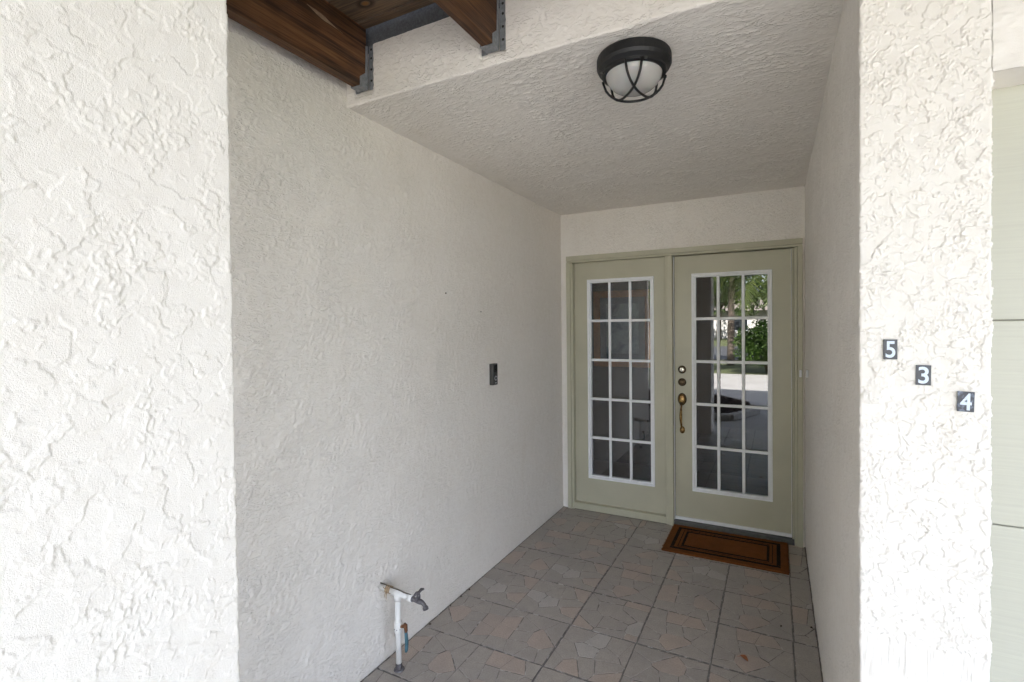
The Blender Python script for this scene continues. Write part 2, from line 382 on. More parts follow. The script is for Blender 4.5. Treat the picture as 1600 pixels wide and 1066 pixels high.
def sheet(name, prof, vax, vs, hfun, mat, parent, res=.005, rad=.006, base_u=0.0, keep=None, inset=None, label=None):
    """Render-coated surface. prof: polyline of 3D points (world), extruded along unit vector vax over values vs.
    Outward side is (direction x vax). hfun(u, v) gives relief in metres."""
    vax = np.array(vax, float); P = [np.array(p, float) for p in prof]
    pts = []; nrm = []; us = []; L = base_u; rs = res if isinstance(res, (list, tuple)) else [res]*(len(P)-1)
    for i in range(len(P)-1):
        d = P[i+1]-P[i]; ln = np.linalg.norm(d); d = d/ln; n = np.cross(d, vax)
        a0 = rad if i > 0 else 0; a1 = rad if i < len(P)-2 else 0
        k = max(1, int(round((ln-a0-a1)/rs[i])))
        for t in np.linspace(a0, ln-a1, k+1): pts.append(P[i]+d*t); nrm.append(n); us.append(L+t)
        if i < len(P)-2:                                            # rounded arris
            d2 = P[i+2]-P[i+1]; d2 = d2/np.linalg.norm(d2); n2 = np.cross(d2, vax)
            A = P[i+1]-d*rad; B = P[i+1]+d2*rad
            for t in (.25, .5, .75):
                pts.append((1-t)**2*A + 2*t*(1-t)*P[i+1] + t*t*B); m = n*(1-t)+n2*t; nrm.append(m/np.linalg.norm(m)); us.append(L+ln-rad+2*rad*t)
        L += ln
    pts = np.array(pts); nrm = np.array(nrm); us = np.array(us); vs = np.array(vs, float)
    UU, VV = np.meshgrid(us, vs, indexing='ij')
    h = hfun(UU, VV)
    if inset is not None: h = h - inset(UU, VV)
    X = pts[:, None, :] + vax[None, None, :]*VV[..., None] + nrm[:, None, :]*h[..., None]
    nu, nv = UU.shape; idx = np.arange(nu*nv).reshape(nu, nv)
    q = np.stack([idx[:-1, :-1], idx[1:, :-1], idx[1:, 1:], idx[:-1, 1:]], -1).reshape(-1, 4)
    if keep is not None:
        uc = (UU[:-1, :-1]+UU[1:, 1:])*.5; vc = (VV[:-1, :-1]+VV[1:, 1:])*.5
        q = q[keep(uc, vc).reshape(-1)]
    return nmesh(name, X.reshape(-1, 3), q, mat, parent, label)
def nmesh(name, V, Q, mat, parent=None, label=None, smooth=True, mi=None):
    me = bpy.data.meshes.new(name); nq, k = Q.shape
    me.vertices.add(len(V)); me.vertices.foreach_set('co', np.ascontiguousarray(V, dtype=np.float32).ravel())
    me.loops.add(nq*k); me.loops.foreach_set('vertex_index', np.ascontiguousarray(Q, dtype=np.int32).ravel())
    me.polygons.add(nq); me.polygons.foreach_set('loop_start', np.arange(0, nq*k, k, dtype=np.int32))
    if smooth: me.polygons.foreach_set('use_smooth', np.ones(nq, bool))
    for m in (mat if isinstance(mat, (list, tuple)) else [mat]): me.materials.append(MATS[m])
    if mi is not None: me.polygons.foreach_set('material_index', np.asarray(mi, dtype=np.int32))
    me.update(calc_edges=True)
    return link(name, me, parent, 0, label)

# ================================================================== HOUSE
house = empty('house', 'cream stucco house with a recessed entry porch beside its garage', 'house')

def vz(a, b_, st): return np.linspace(a, b_, max(2, int(round((b_-a)/st))+1))
# side wall of the entry (facing +x), turning the front corner to the left at y=-3
def hl(u, v):
    m = ss(2.3, 4.2, u)
    return wormy(u, v, 100, 1.15, 2.2, .0022, .013)*(1-.25*m)
sheet('side_wall', [(-1.6, -3.0, 0), (0, -3.0, 0), (0, 0.0, 0)], (0, 0, 1), vz(-.02, 2.76, .005), hl, 'stucco_side', house, res=[.05, .005],
      label='long cream stucco side wall of the entry')
MB().box(-1.6, -.012, -2.988, .12, -.05, 2.745).build('wall_core', 'stucco', house)
# right-hand wall of the entry, the narrow front pier and its return into the garage opening
def hr(u, v):
    t = ss(2.39-.004, 2.39+.004, u)
    return (1-t)*wormy(u, v, 200, 1.5, 2.4, .0020, .016) + t*knock(u, v, 210, .66, .0020)*1.8
sheet('right_wall', [(W, 0, 0), (W, RY+.02, 0)], (0, 0, 1), vz(-.02, 2.76, .006), hr, 'stucco_right', house, res=.009,
      label='shaded stucco wall of the entry on the hinge side of the front door')
zf = np.concatenate([np.arange(-.02, .78, .012), np.arange(.78, 2.35, .0017), np.arange(2.35, 2.76, .012), [2.76]])
sheet('entry_pier', [(W, RY+.02, 0), (W, RY, 0), (GX, RY, 0), (GX, RY+.11, 0)], (0, 0, 1), zf, hr, 'stucco', house,
      res=[.003, .0015, .02], base_u=2.373, rad=.005, label='narrow white stucco pier between the entry and the garage door')
MB().box(W+.012, GX-.012, RY+.012, .12, -.05, 2.745).build('wall_core', 'stucco', house)
# header above the garage door
LU = 2.393+(GX-W)
def hh(u, v): return knock(u, v, 210, .66, .0020)*1.8
sheet('garage_header', [(GX, RY, 0), (4.9, RY, 0)], (0, 0, 1), np.concatenate([vz(GZ, 2.3, .004), np.arange(2.31, 2.77, .02)]), hh, 'stucco', house, res=.008, base_u=LU)
sheet('garage_header', [(0, RY, GZ), (0, RY+.11, GZ)], (-1, 0, 0), -vz(GX-.01, 4.9, .008)[::-1], lambda u, v: wormy(u, v, 230)*.8, 'stucco', house, res=.008)
MB().box(GX-.011, 4.9, RY+.012, RY+.6, GZ+.004, 2.745).build('wall_core', 'stucco', house)
sheet('garage_wall', [(4.9, RY+.11, 0), (4.9, RY, 0), (7.0, RY, 0)], (0, 0, 1), vz(-.02, 2.76, .03), hh, 'stucco', house, res=.03)
# back wall round the door frame
sheet('back_wall', [(0, 0, 0), (W, 0, 0)], (0, 0, 1), np.concatenate([np.arange(0, 2.05, .03), vz(2.05, H+.01, .004)]), lambda u, v: wormy(u, v, 300, 1.2, 1.6, .0020, .014), 'stucco_back', house,
      keep=lambda u, v: ~((u > .07) & (u < 1.745) & (v < 2.06)), label='cream stucco wall above the double door')
m = MB(); m.box(-.01, .075, .012, .12, 0, 2.5); m.box(1.745, 1.8, .012, .12, 0, 2.5); m.box(-.01, 1.8, .012, .12, 2.065, 2.5); m.build('wall_core', 'stucco', house)
# ceiling of the entry with the fascia above its front edge
JOISTS = [.075, .690, 1.40, 1.920, 2.535, 3.15, 3.765, 4.38, 4.995, 5.61, 6.225]; JW = .046
def notch(u, v):
    x = -v; z = (u-(-YS)) + H; res_ = np.zeros_like(u)
    for j in JOISTS[:4]:
        wob = .004*pn(u/.03, v/.03, 401)
        res_ = np.maximum(res_, ss(-.003, .003, x-(j-.03)+wob)*ss(-.003, .003, (j+JW+.026)-x+wob)*ss(2.466, 2.474, z+wob))
    return .015*res_
def hc(u, v):
    t = ss(2.271-.004, 2.271+.004, u)
    return (1-t)*(wormy(u, v, 410, 1.75, 3.0, .0028, .013)) + t*(knock(u, v, 420, .8)*.7+.0006*pn(u/.02, v/.02, 421))
sheet('entry_ceiling', [(0, 0, H), (0, YS, H), (0, YS, 2.662)], (-1, 0, 0), -vz(0, W+.02, .0045)[::-1], hc, 'stucco_ceiling', house, res=[.0045, .004], rad=.008, inset=notch,
      label='low stucco ceiling of the entry with its front fascia')
MB().box(-.01, W+.02, YS+.018, .1, H+.012, 2.655).build('wall_core', 'stucco', house)
fl = MB(); fl.box(0.0, W, YS+.010, YS+.06, 2.64, 2.742); fl.build('flashing_strip', 'flashing', house, label='grey metal strip between fascia and deck boards')
# upper storey and roof: shade the porch from the sun behind the house
up = MB(); up.box(-7, 2.3, YS+.02, 7, 2.78, 5.5); up.build('upper_storey', 'stucco', house)
MB().box(-7, -1.25, -8.4, 7, -.05, 5.5).build('unseen_wing', 'stucco', house)  # unseen wing, added to block light from the left front
MB().box(5.0, 9, RY+.1, 7, -.05, 2.78).build('unseen_wing', 'stucco', house)
rf = MB(); rf.add([(-7.6, -3.05, 5.45), (2.7, -3.05, 5.45), (2.7, 7.6, 5.45), (-7.6, 7.6, 5.45), (-7.6, -3.05, 5.62), (2.7, -3.05, 5.62), (2.7, 7.6, 5.62), (-7.6, 7.6, 5.62), (-4, 2.3, 7.0), (0, 2.3, 7.0)],
    [(0, 3, 2, 1), (0, 1, 5, 4), (1, 2, 6, 5), (2, 3, 7, 6), (3, 0, 4, 7), (4, 5, 9, 8), (6, 7, 8, 9), (5, 6, 9), (7, 4, 8)])
rf.build('roof', 'roof_tile', house)
gr = MB(); gr.add([(2.31, -2.45, 2.785), (9.5, -2.45, 2.785), (9.5, 7, 2.785), (2.31, 7, 2.785), (2.31, -2.45, 2.9), (9.5, -2.45, 2.9), (9.5, 7, 2.9), (2.31, 7, 2.9), (2.31, 2, 3.9), (7, 2, 3.9)],
    [(0, 3, 2, 1), (0, 1, 5, 4), (1, 2, 6, 5), (2, 3, 7, 6), (3, 0, 4, 8, 7), (4, 5, 9, 8), (6, 7, 8, 9), (5, 6, 9)])
gr.build('roof', 'roof_tile', house)
# room behind the door
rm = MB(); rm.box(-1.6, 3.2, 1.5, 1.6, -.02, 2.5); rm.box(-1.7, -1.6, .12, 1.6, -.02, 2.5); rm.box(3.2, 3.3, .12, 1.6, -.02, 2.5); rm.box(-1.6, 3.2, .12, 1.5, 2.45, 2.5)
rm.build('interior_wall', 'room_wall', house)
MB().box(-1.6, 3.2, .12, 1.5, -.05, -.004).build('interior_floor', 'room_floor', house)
MB().box(1.9, 5.0, .121, 6, -.05, 2.76).build('garage_mass', 'dark_gap', house)

# ================================================================== FLOOR: flagstone-patterned tiles
fb = MB(); fb.box(-.01, W+.01, RY+.0, .12, -.06, -.0045); fb.box(0.0, 2.01, -3.835, RY-.0005, -.06, -.0045)
floor = structure(fb.build('floor', 'grout')); floor['label'] = 'grey tiled entry floor with dark grout'
def clip(poly, nx, ny, d):
    o = []
    for i in range(len(poly)):
        a = poly[i]; b_ = poly[(i+1) % len(poly)]; da = a[0]*nx+a[1]*ny-d; db = b_[0]*nx+b_[1]*ny-d
        if da <= 0: o.append(a)
        if (da < 0 < db) or (db < 0 < da):
            t = da/(da-db); o.append((a[0]+(b_[0]-a[0])*t, a[1]+(b_[1]-a[1])*t))
    return o
def area(p): return .5*sum(p[i][0]*p[(i+1) % len(p)][1]-p[(i+1) % len(p)][0]*p[i][1] for i in range(len(p)))
def inset_poly(p, d, R_=None):
    q = list(p); d0 = d
    for i in range(len(p)):
        a = p[i]; b_ = p[(i+1) % len(p)]; ex, ey = b_[0]-a[0], b_[1]-a[1]; L = math.hypot(ex, ey)
        if L < 1e-6: continue
        nx, ny = ey/L, -ex/L
        if R_: d = d0*R_.choice([.25, .5, 1, 1.4, 1.9])
        q = clip(q, nx, ny, nx*a[0]+ny*a[1]-d)
        if len(q) < 3: return []
    return q
def tile_mesh(w_, h_, seed, full=.3299):
    R_ = random.Random(seed); pts = []
    while len(pts) < 12:
        p = (R_.uniform(0, full), R_.uniform(0, full))
        if all(math.hypot((p[0]-q[0]), (p[1]-q[1])) > .055 for q in pts): pts.append(p)
    sk = [R_.uniform(.0, .0012) for _ in pts]
    m = MB(); m.box(0, w_, 0, h_, -.009, -.0012, 0)
    for i, p in enumerate(pts):
        poly = [(0.0005, 0.0005), (w_-.0005, .0005), (w_-.0005, h_-.0005), (.0005, h_-.0005)]
        for j, q in enumerate(pts):
            if i == j: continue
            nx, ny = q[0]-p[0], q[1]-p[1]; d = (q[0]**2+q[1]**2-p[0]**2-p[1]**2)/2
            poly = clip(poly, nx, ny, d)
            if len(poly) < 3: break
        if len(poly) < 3: continue
        # wobble the long edges a little so the stones look broken, not cut
        a = inset_poly(poly, R_.uniform(.0012, .0020), R_); b_ = inset_poly(a, .0022) if a else []
        if len(a) < 3 or len(b_) < 3 or area(b_) < 1e-5: continue
        mi = R_.choice([1, 1, 1, 1, 2, 2, 3]); z = -R_.uniform(0, .0004); n = len(a)
        if len(b_) == n:
            vs = [(x, y, -.0011) for x, y in a]+[(x, y, z) for x, y in b_]
            fs = [tuple(range(n, 2*n))]+[(k, (k+1) % n, n+(k+1) % n, n+k) for k in range(n)]
        else:
            vs = [(x, y, -.0011) for x, y in a]+[(x, y, z) for x, y in a]
            fs = [tuple(range(n, 2*n))]+[(k, (k+1) % n, n+(k+1) % n, n+k) for k in range(n)]
        m.add(vs, fs, mi)
    me = bpy.data.meshes.new('tile'); me.from_pydata(m.v, [], m.f)
    for k in ('tile_joint', 'tile_grey', 'tile_pink', 'tile_pale'): me.materials.append(MATS[k])
    me.polygons.foreach_set('material_index', m.m); me.update(); return me
full = [tile_mesh(.3299, .3299, s_) for s_ in (11, 12, 13)]
part_col = [tile_mesh(.098, .3299, s_) for s_ in (14, 15)]
door_row = [tile_mesh(.3299, .141, s_) for s_ in (16, 17)]; corner = tile_mesh(.098, .141, 18)
g = .0024
for j in range(6):
    x0 = -.0013 + j*U + g
    if j == 0: x0 += .007
    for i in range(-1, 11):
        y0 = -.1486 - (i+1)*U + g if i >= 0 else -.1486 + g
        if i == -1: me, rt = (corner if j == 5 else door_row[j % 2]), 0
        elif j == 5 and y0 > RY-U*.5: me, rt = part_col[i % 2], 0
        else: me, rt = full[random.choice([0, 0, 1, 2])], random.choice([0, 1, 2, 3])
        o = link('tile', me, floor)
        if rt:
            c_ = .3299/2; o.rotation_euler = (0, 0, rt*math.pi/2)
            rx = c_ - (c_*math.cos(rt*math.pi/2) - c_*math.sin(rt*math.pi/2)); ry_ = c_ - (c_*math.sin(rt*math.pi/2) + c_*math.cos(rt*math.pi/2))
        else: rx = ry_ = 0
        o.location = (x0+rx, y0+ry_, random.uniform(-.0006, .0006))

# ================================================================== DOOR FRAME
df = empty('door_frame', 'pale green painted frame of the double entry door', 'door frame', (.9, 0, 0))
OF = (.9, 0, 0)
FX0, FX1, FZ = .052, 1.763, 2.088
def bd(parent, name, mat, *bx, bevel=.0025, off=OF, label=None):
    m = MB(); [m.box(*q) for q in bx]; return m.build(name, mat, parent, bevel=bevel, off=off, label=label)
bd(df, 'jamb', 'frame_paint', (FX0, FX0+.034, -.022, .02, 0, FZ-.052), (FX0+.0345, FX0+.055, -.014, .10, 0, FZ-.055))
bd(df, 'jamb', 'frame_paint', (FX1-.030, FX1, -.022, .02, 0, FZ-.052), (FX1-.050, FX1-.0305, -.014, .10, 0, FZ-.055), (FX1-.062, FX1-.0505, .012, .10, 0.0, FZ-.057))
bd(df, 'head', 'frame_paint', (FX0, FX1, -.022, .02, FZ-.036, FZ), (FX0+.001, FX1-.001, -.014, .10, FZ-.052, FZ-.0365))
bd(df, 'mullion', 'frame_paint', (.852, .874, -.010, .09, 0, FZ-.0525), (.8745, .9065, -.018, .09, 0, FZ-.0525))
bd(df, 'sill', 'frame_paint', (FX0+.0555, .8515, -.010, .09, .002, .056))
bd(df, 'sill_strip', 'frame_paint', (FX0+.0555, .8515, -.0135, -.0105, .008, .044), bevel=.001)
bd(df, 'threshold', 'threshold_metal', (.907, FX1-.051, -.006, .10, .001, .020), (.907, FX1-.051, .006, .10, .0205, .036))
for z in (.28, .62, .98, 1.33, 1.68, 1.95):
    MB().lathe([(.0045, 0), (.004, .0014)], (.893, -.018, z), 10, (0, -1, 0)).build('screw', 'frame_paint', df, off=OF)
    MB().lathe([(.0045, 0), (.004, .0014)], (FX1-.012, -.022, z+.03), 10, (0, -1, 0)).build('screw', 'frame_paint', df, off=OF)
bd(df, 'caulk', 'stucco', (FX1+.0005, FX1+.006, -.012, .01, 0, FZ+.004), (FX0-.006, FX0-.0005, -.012, .01, 0, FZ+.004), bevel=.001)

# ================================================================== DOOR LEAVES
def leaf(name, label, x0, x1, z0, z1, gx0, gx1, gz0, gz1, yf, glassmat, off):
    t = empty(name, label, 'door', off)
    m = MB(); yb = yf+.042
    m.box(x0, gx0+.012, yf, yb, z0, z1); m.box(gx1-.012, x1, yf, yb, z0, z1)
    m.box(gx0+.012, gx1-.012, yf, yb, z0, gz0+.012); m.box(gx0+.012, gx1-.012, yf, yb, gz1-.012, z1)
    m.build('leaf', 'door_paint', t, off=off)
    fw = .030; mw_ = .021
    # white moulded surround: stepped
    def ring(a, b_, ya, yb_):
        q = MB(); q.box(gx0+a, gx1-a, ya, yb_, gz0+a, gz0+b_); q.box(gx0+a, gx1-a, ya, yb_, gz1-b_, gz1-a)
        q.box(gx0+a, gx0+b_, ya, yb_, gz0+b_, gz1-b_); q.box(gx1-b_, gx1-a, ya, yb_, gz0+b_, gz1-b_); return q
    fr = ring(0, .018, yf-.010, yf+.01).build('glazing_frame', 'white_vinyl', t, bevel=.003, off=off)
    ring(.0185, fw, yf-.005, yf+.03).build('inner_bead', 'white_vinyl', fr, bevel=.002, off=off)
    ix0, ix1, iz0, iz1 = gx0+fw, gx1-fw, gz0+fw, gz1-fw
    cw = (ix1-ix0-2*mw_)/3; rh = (iz1-iz0-4*mw_)/5
    for k in range(1, 3):
        xa = ix0+k*cw+(k-1)*mw_; MB().box(xa, xa+mw_, yf-.004, yf+.012, iz0, iz1).build('muntin', 'white_vinyl', t, bevel=.004, off=off)
    for k in range(1, 5):
        za = iz0+k*rh+(k-1)*mw_; MB().box(ix0, ix1, yf-.0035, yf+.0115, za, za+mw_).build('muntin', 'white_vinyl', t, bevel=.004, off=off)
    R_ = random.Random(len(label))
    for a in range(3):
        for c in range(5):
            xa = ix0+a*(cw+mw_); za = iz0+c*(rh+mw_)
            MB().add([(xa-.004, yf+.016, za-.004), (xa+cw+.004, yf+.016, za-.004), (xa+cw+.004, yf+.016, za+rh+.004), (xa-.004, yf+.016, za+rh+.004)], [(0, 1, 2, 3)]).build('pane', glassmat, t, off=off)
    return t
LO = (.475, .03, .056)
ll = leaf('fixed_door', 'fixed green door leaf with fifteen dim speckled panes and no handle', .1075, .8515, .0565, 2.034, .217, .761, .260, 1.893, .032, 'glass_speckled', LO)
RO = (1.308, .03, .05)
rl = leaf('front_door', 'green front door leaf with brass handle and panes reflecting the street', .917, 1.6985, .064, 2.030, 1.0395, 1.580, .268, 1.896, .032, 'glass_clear', RO)
MB().box(.917, 1.6985, .020, .074, .0405, .0636).build('door_sweep', 'white_vinyl', rl, bevel=.002, off=RO)
m = MB(); m.box(.9085, .9135, .026, .05, .03, 2.03); m.build('weatherstrip', 'white_vinyl', rl, off=RO)
m = MB(); m.box(.9135, .9168, .034, .07, .03, 2.03); m.box(1.6988, 1.7005, .034, .07, .03, 2.03); m.build('shadow_gap', 'dark_gap', rl, off=RO)
m = MB(); m.box(1.695, 1.6985, .024, .0315, .046, 2.03); m.build('edge_trim', 'white_vinyl', rl, off=RO)
for z in (.25, 1.02, 1.83):
    MB().tube([(1.7025, .020, z-.045), (1.7025, .020, z+.045)], .006, 10).build('hinge', 'frame_paint', rl, off=RO)
for nm, z, mt in (('upper_lock', 1.178, 'steel'), ('lower_lock', 1.083, 'dark_bronze')):
    m = MB().lathe([(.030, 0), (.030, .006), (.027, .011), (.021, .013), (.0205, .016)], (.969, .032, z), 28, (0, -1, 0))
    o = m.build('deadbolt', 'dark_bronze', rl, smooth=False, off=RO)
    MB().lathe([(.0195, 0), (.019, .005), (.012, .007)], (.969, .017, z), 24, (0, -1, 0)).build('cylinder', mt, o, smooth=True, off=RO)
    MB().box(.968, .970, .0085, .0101, z-.006, z+.006).build('keyhole', 'dark_gap', o, off=RO)
hs = MB().lathe([(.046, 0), (.046, .004), (.043, .008), (.036, .010)], (.968, .032, .955), 32, (0, -1, 0), sx=.70, sy=1.0).build('handle_plate', 'dark_bronze', rl, off=RO)
MB().lathe([(.038, 0), (.034, .006), (.024, .010), (.010, .012)], (.968, .023, .957), 32, (0, -1, 0), sx=.70, sy=1.0).build('plate_dome', 'antique_brass', hs, smooth=True, off=RO)
pts = []; rr = []
for k in range(15):
    t = k/14; z = .925-(.925-.735)*t; y = .016 - .046*math.sin(math.pi*t)**.7; pts.append((.968, y, z)); rr.append(.0060+.0045*math.sin(math.pi*t)**2)
MB().tube(pts, rr, 12).build('grip', 'antique_brass', hs, smooth=True, off=RO)
MB().tube([(.968, .012, .93), (.968, -.020, .922), (.968, -.026, .916)], [.006, .006, .004], 8, flat=1.8).build('thumb_latch', 'dark_bronze', hs, smooth=True, off=RO)
MB().lathe([(.027, 0), (.027, .004), (.021, .009), (.008, .012)], (.968, .032, .722), 24, (0, -1, 0), sx=.74, sy=1.0).build('lower_plate', 'antique_brass', hs, smooth=True, off=RO)
# contact sensor in two halves, one on the jamb and one on the wall
for nm, lb, bx in (('contact_sensor', 'small white contact sensor on the green door jamb', (1.742, 1.757, -.032, -.0225, 1.155, 1.205)),
                   ('sensor_magnet', 'small cream sensor magnet on the stucco wall beside the jamb', (1.764, 1.7768, -.40, -.375, 1.19, 1.235))):
    o = (bx[0], bx[3], bx[4]); MB().box(*bx).build(nm, 'white_vinyl', None, bevel=.003, off=o).location = o
    tag(bpy.data.objects[nm], lb, 'sensor')

# ================================================================== DECK OVERHEAD
deck = empty('wooden_deck', 'weathered brown timber deck on joists above the porch', 'deck', (1, -3, 2.49)); DO = (1, -3, 2.49)
for k, x in enumerate(JOISTS):
    y1 = YS-.006 if k < 3 else RY-.02
    j = MB().box(x, x+JW, -5.25, y1, 2.489, 2.727).build('joist', 'joist_wood', deck, bevel=.003, off=DO)
    h = MB(); s0 = YS-.0005 if k < 3 else RY-.004
    for sx in (x-.0015-.0012, x+JW+.0015):
        h.add([(sx, s0-.045, 2.486), (sx, s0, 2.486), (sx, s0, 2.66), (sx, s0-.012, 2.655), (sx, s0-.016, 2.545), (sx, s0-.045, 2.52),
               (sx+.0012, s0-.045, 2.486), (sx+.0012, s0, 2.486), (sx+.0012, s0, 2.66), (sx+.0012, s0-.012, 2.655), (sx+.0012, s0-.016, 2.545), (sx+.0012, s0-.045, 2.52)],
              [(0, 1, 2, 3, 4, 5), (11, 10, 9, 8, 7, 6), (0, 5, 11, 6), (5, 4, 10, 11), (4, 3, 9, 10), (3, 2, 8, 9), (2, 1, 7, 8), (1, 0, 6, 7)])
    h.box(x-.0026, x+JW+.0026, s0-.045, s0, 2.4835, 2.486)
    h.box(x+JW+.0028, x+JW+.027, s0+.004, s0+.0055, 2.484, 2.66); h.box(x-.027, x-.0028, s0+.004, s0+.0055, 2.484, 2.66)
    ho = h.build('joist_hanger', 'galvanised', j, off=DO)
    if k < 2:
        for z in (2.52, 2.565, 2.61, 2.645): MB().lathe([(.0048, 0), (.0042, .0016)], (x+JW+.016, s0+.004, z), 10, (0, -1, 0)).build('nail_head', 'dark_gap', j, off=DO)
# a pale splintered strip along the first joist
spl = MB()
for (ya, yb, z, hgt) in ((-2.80, -2.60, 2.671, .020), (-2.56, -2.40, 2.664, .018)):
    n = 9; vs = []
    for k in range(n):
        t = k/(n-1); y = ya+(yb-ya)*t; hh_ = hgt*math.sin(math.pi*min(1, t*1.15+.02))*random.uniform(.6, 1); vs += [(.075+JW+.001, y, z-hh_*.5-.02*t), (.075+JW+.0025, y, z-.02*t), (.075+JW+.001, y, z+hh_*.5-.02*t)]
    fs = []
    for k in range(n-1): fs += [(3*k, 3*k+3, 3*k+4, 3*k+1), (3*k+1, 3*k+4, 3*k+5, 3*k+2)]
    spl.add(vs, fs)
spl.build('splintered_edge', 'pale_wood', deck, off=DO)
y = YS-.004; k = 0
while y > -5.15:  # boards run on out of view, lengthened to keep skylight off column and pier
    wd = .040 if k == 0 else .138
    mt = 'plank_wood_knot' if k == 1 else 'plank_wood'
    oy = y-wd/2; o = MB().box(-.01 if y > -2.99 else -1.2, 6.4, y-wd, y, 2.7275, 2.763).build('deck_plank', mt, deck, bevel=.003, off=(0, oy, 2.745))
    o.location = (0-DO[0], oy-DO[1], 2.745-DO[2]); y -= wd+.010; k += 1
MB().box(-1.24, 6.4, -3.50, -3.36, 2.344, 2.4885).build('added_beam', 'plank_wood', deck, off=DO, bevel=.003)  # unseen beam, added to cut the light on fascia and pier top
MB().box(-1.2, 6.4, -5.295, -5.253, 2.489, 2.763).build('rim_joist', 'plank_wood', deck, off=DO, bevel=.003)

# ================================================================== PORCH COLUMN
CX0, CX1, CY0, CY1 = .53, .802, -3.60, -3.268
colm = empty('porch_column', 'square white stucco column with rough trowelled faces', 'column', (.665, -3.435, 0))
vz_ = np.concatenate([np.arange(-.02, .85, .012), np.arange(.85, 2.15, .0019), np.arange(2.15, 2.34, .012), [2.343]])
def hk(u, v): return knock(u, v, 600, .84, .0008)*.78
sc_ = sheet('shaft', [(CX0, CY0, 0), (CX1, CY0, 0), (CX1, CY1, 0), (CX0, CY1, 0), (CX0, CY0, 0)], (0, 0, 1), vz_, hk, 'stucco', colm, res=[.004, .0016, .008, .02], rad=.005)
sc_.location = (-.665, 3.435, 0)
MB().box(CX0+.006, CX1-.006, CY0+.006, CY1-.006, -.03, 2.342).build('core', 'stucco', colm, off=(.665, -3.435, 0))

# ================================================================== GARAGE DOOR
gd = empty('garage_door', 'pale green sectional garage door with embossed wood grain', 'garage door', (3.4, RY+.105, 0)); GO = (3.4, RY+.105, 0)
zs = [.0, .575, 1.047, 1.519, 2.075]
for a, b_ in zip(zs[:-1], zs[1:]):
    MB().box(GX-.05 if False else GX+.003, 4.88, RY+.105, RY+.145, a+.0007, b_-.0007).build('panel', 'garage_paint', gd, bevel=.003, off=GO)
MB().box(GX+.003, 4.88, RY+.112, RY+.118, 0, 2.07).build('backing', 'dark_gap', gd, off=GO)

# ================================================================== CEILING LAMP
LC = Vector((1.168, -2.095, H-.001)); lamp = empty('ceiling_lamp', 'round black caged lamp with frosted glass on the entry ceiling', 'lamp', LC)
LM = tuple(LC)
MB().lathe([(.112, 0), (.124, .004), (.126, .010), (.126, .034), (.121, .044), (.110, .054), (.109, .062), (.101, .066), (.094, .064)], LM, 48, (0, 0, -1)).build('housing', 'black_metal', lamp, off=LM, bevel=.001)
pr = [(.096*math.cos(t), .055+.070*math.sin(t)) for t in [math.pi/2*k/10 for k in range(10)]]+[(.004, .125)]
MB().lathe(pr, LM, 40, (0, 0, -1)).build('globe', 'frosted_glass', lamp, smooth=True, off=LM)
for k in range(3):
    a0 = math.atan2(.97, -.25)+k*2*math.pi/3; n_ = Vector((math.cos(a0), math.sin(a0), 0)); t_ = Vector((-n_.y, n_.x, 0)); o_ = .031; R0 = .112
    sm = math.sqrt(R0*R0-o_*o_); P = []
    for q in range(21):
        s_ = -sm+2*sm*q/20; rr_ = math.sqrt(o_*o_+s_*s_); z_ = .060+.080*max(0, 1-(rr_/R0)**2.6)**.6
        P.append(LC+n_*o_+t_*s_+Vector((0, 0, -z_)))
    MB().tube(P, .0042, 8).build('cage_wire', 'black_metal', lamp, smooth=True, off=LM)
for k in range(4):
    a0 = .6+k*math.pi/2; p = LC+Vector((math.cos(a0)*.112, math.sin(a0)*.112, -.060))
    MB().lathe([(.006, 0), (.006, .004), (.003, .006)], p, 10, (0, 0, -1)).build('screw', 'grey_plastic', lamp, off=LM)

# ================================================================== DOORMAT
MX0, MX1, MY0, MY1 = .912, 1.669, -.468, -.012
mat_ = empty('doormat', 'brown coir doormat with black border stripes before the door', 'doormat', (1.29, -.24, 0)); MO = np.array((1.29, -.24, 0))
def mat_sheet(name, x0, x1, y0, y1, z, mt, seed, st=.0045):
    xs = vz(x0, x1, st); ys_ = vz(y0, y1, st); X, Y = np.meshgrid(xs, ys_, indexing='ij')
    Z = z + .0022*rng.random(X.shape) + .001*pn(X/.03, Y/.03, seed)
    X2 = X + .0016*(rng.random(X.shape)-.5); Y2 = Y+.0016*(rng.random(X.shape)-.5)
    V = np.stack([X2, Y2, Z], -1); V[0, :, 2] = V[-1, :, 2] = z-.004; V[:, 0, 2] = V[:, -1, 2] = z-.004
    nu, nv = X.shape; idx = np.arange(nu*nv).reshape(nu, nv)
    Q = np.stack([idx[:-1, :-1], idx[1:, :-1], idx[1:, 1:], idx[:-1, 1:]], -1).reshape(-1, 4)
    return nmesh(name, V.reshape(-1, 3)-MO, Q, mt, mat_, smooth=False)
MB().box(MX0, MX1, MY0, MY1, .0015, .011).build('backing', 'coir', mat_, off=tuple(MO))
mat_sheet('pile', MX0-.001, MX1+.001, MY0-.001, MY1+.001, .0125, 'coir', 1)
def mring(x0, x1, y0, y1, wd, s):
    for i, (a, b_, c, d) in enumerate(((x0, x1, y0, y0+wd), (x0, x1, y1-wd, y1), (x0, x0+wd, y0+wd, y1-wd), (x1-wd, x1, y0+wd, y1-wd))):
        mat_sheet('stripe', a, b_, c, d, .0142, 'coir_black', s+i, .0035)
mring(MX0+.042, MX1-.042, MY0+.042, MY1-.042, .027, 10)
mring(MX0+.086, MX1-.086, MY0+.081, MY1-.081, .009, 20)
mring(MX0+.106, MX1-.106, MY0+.098, MY1-.098, .021, 30)
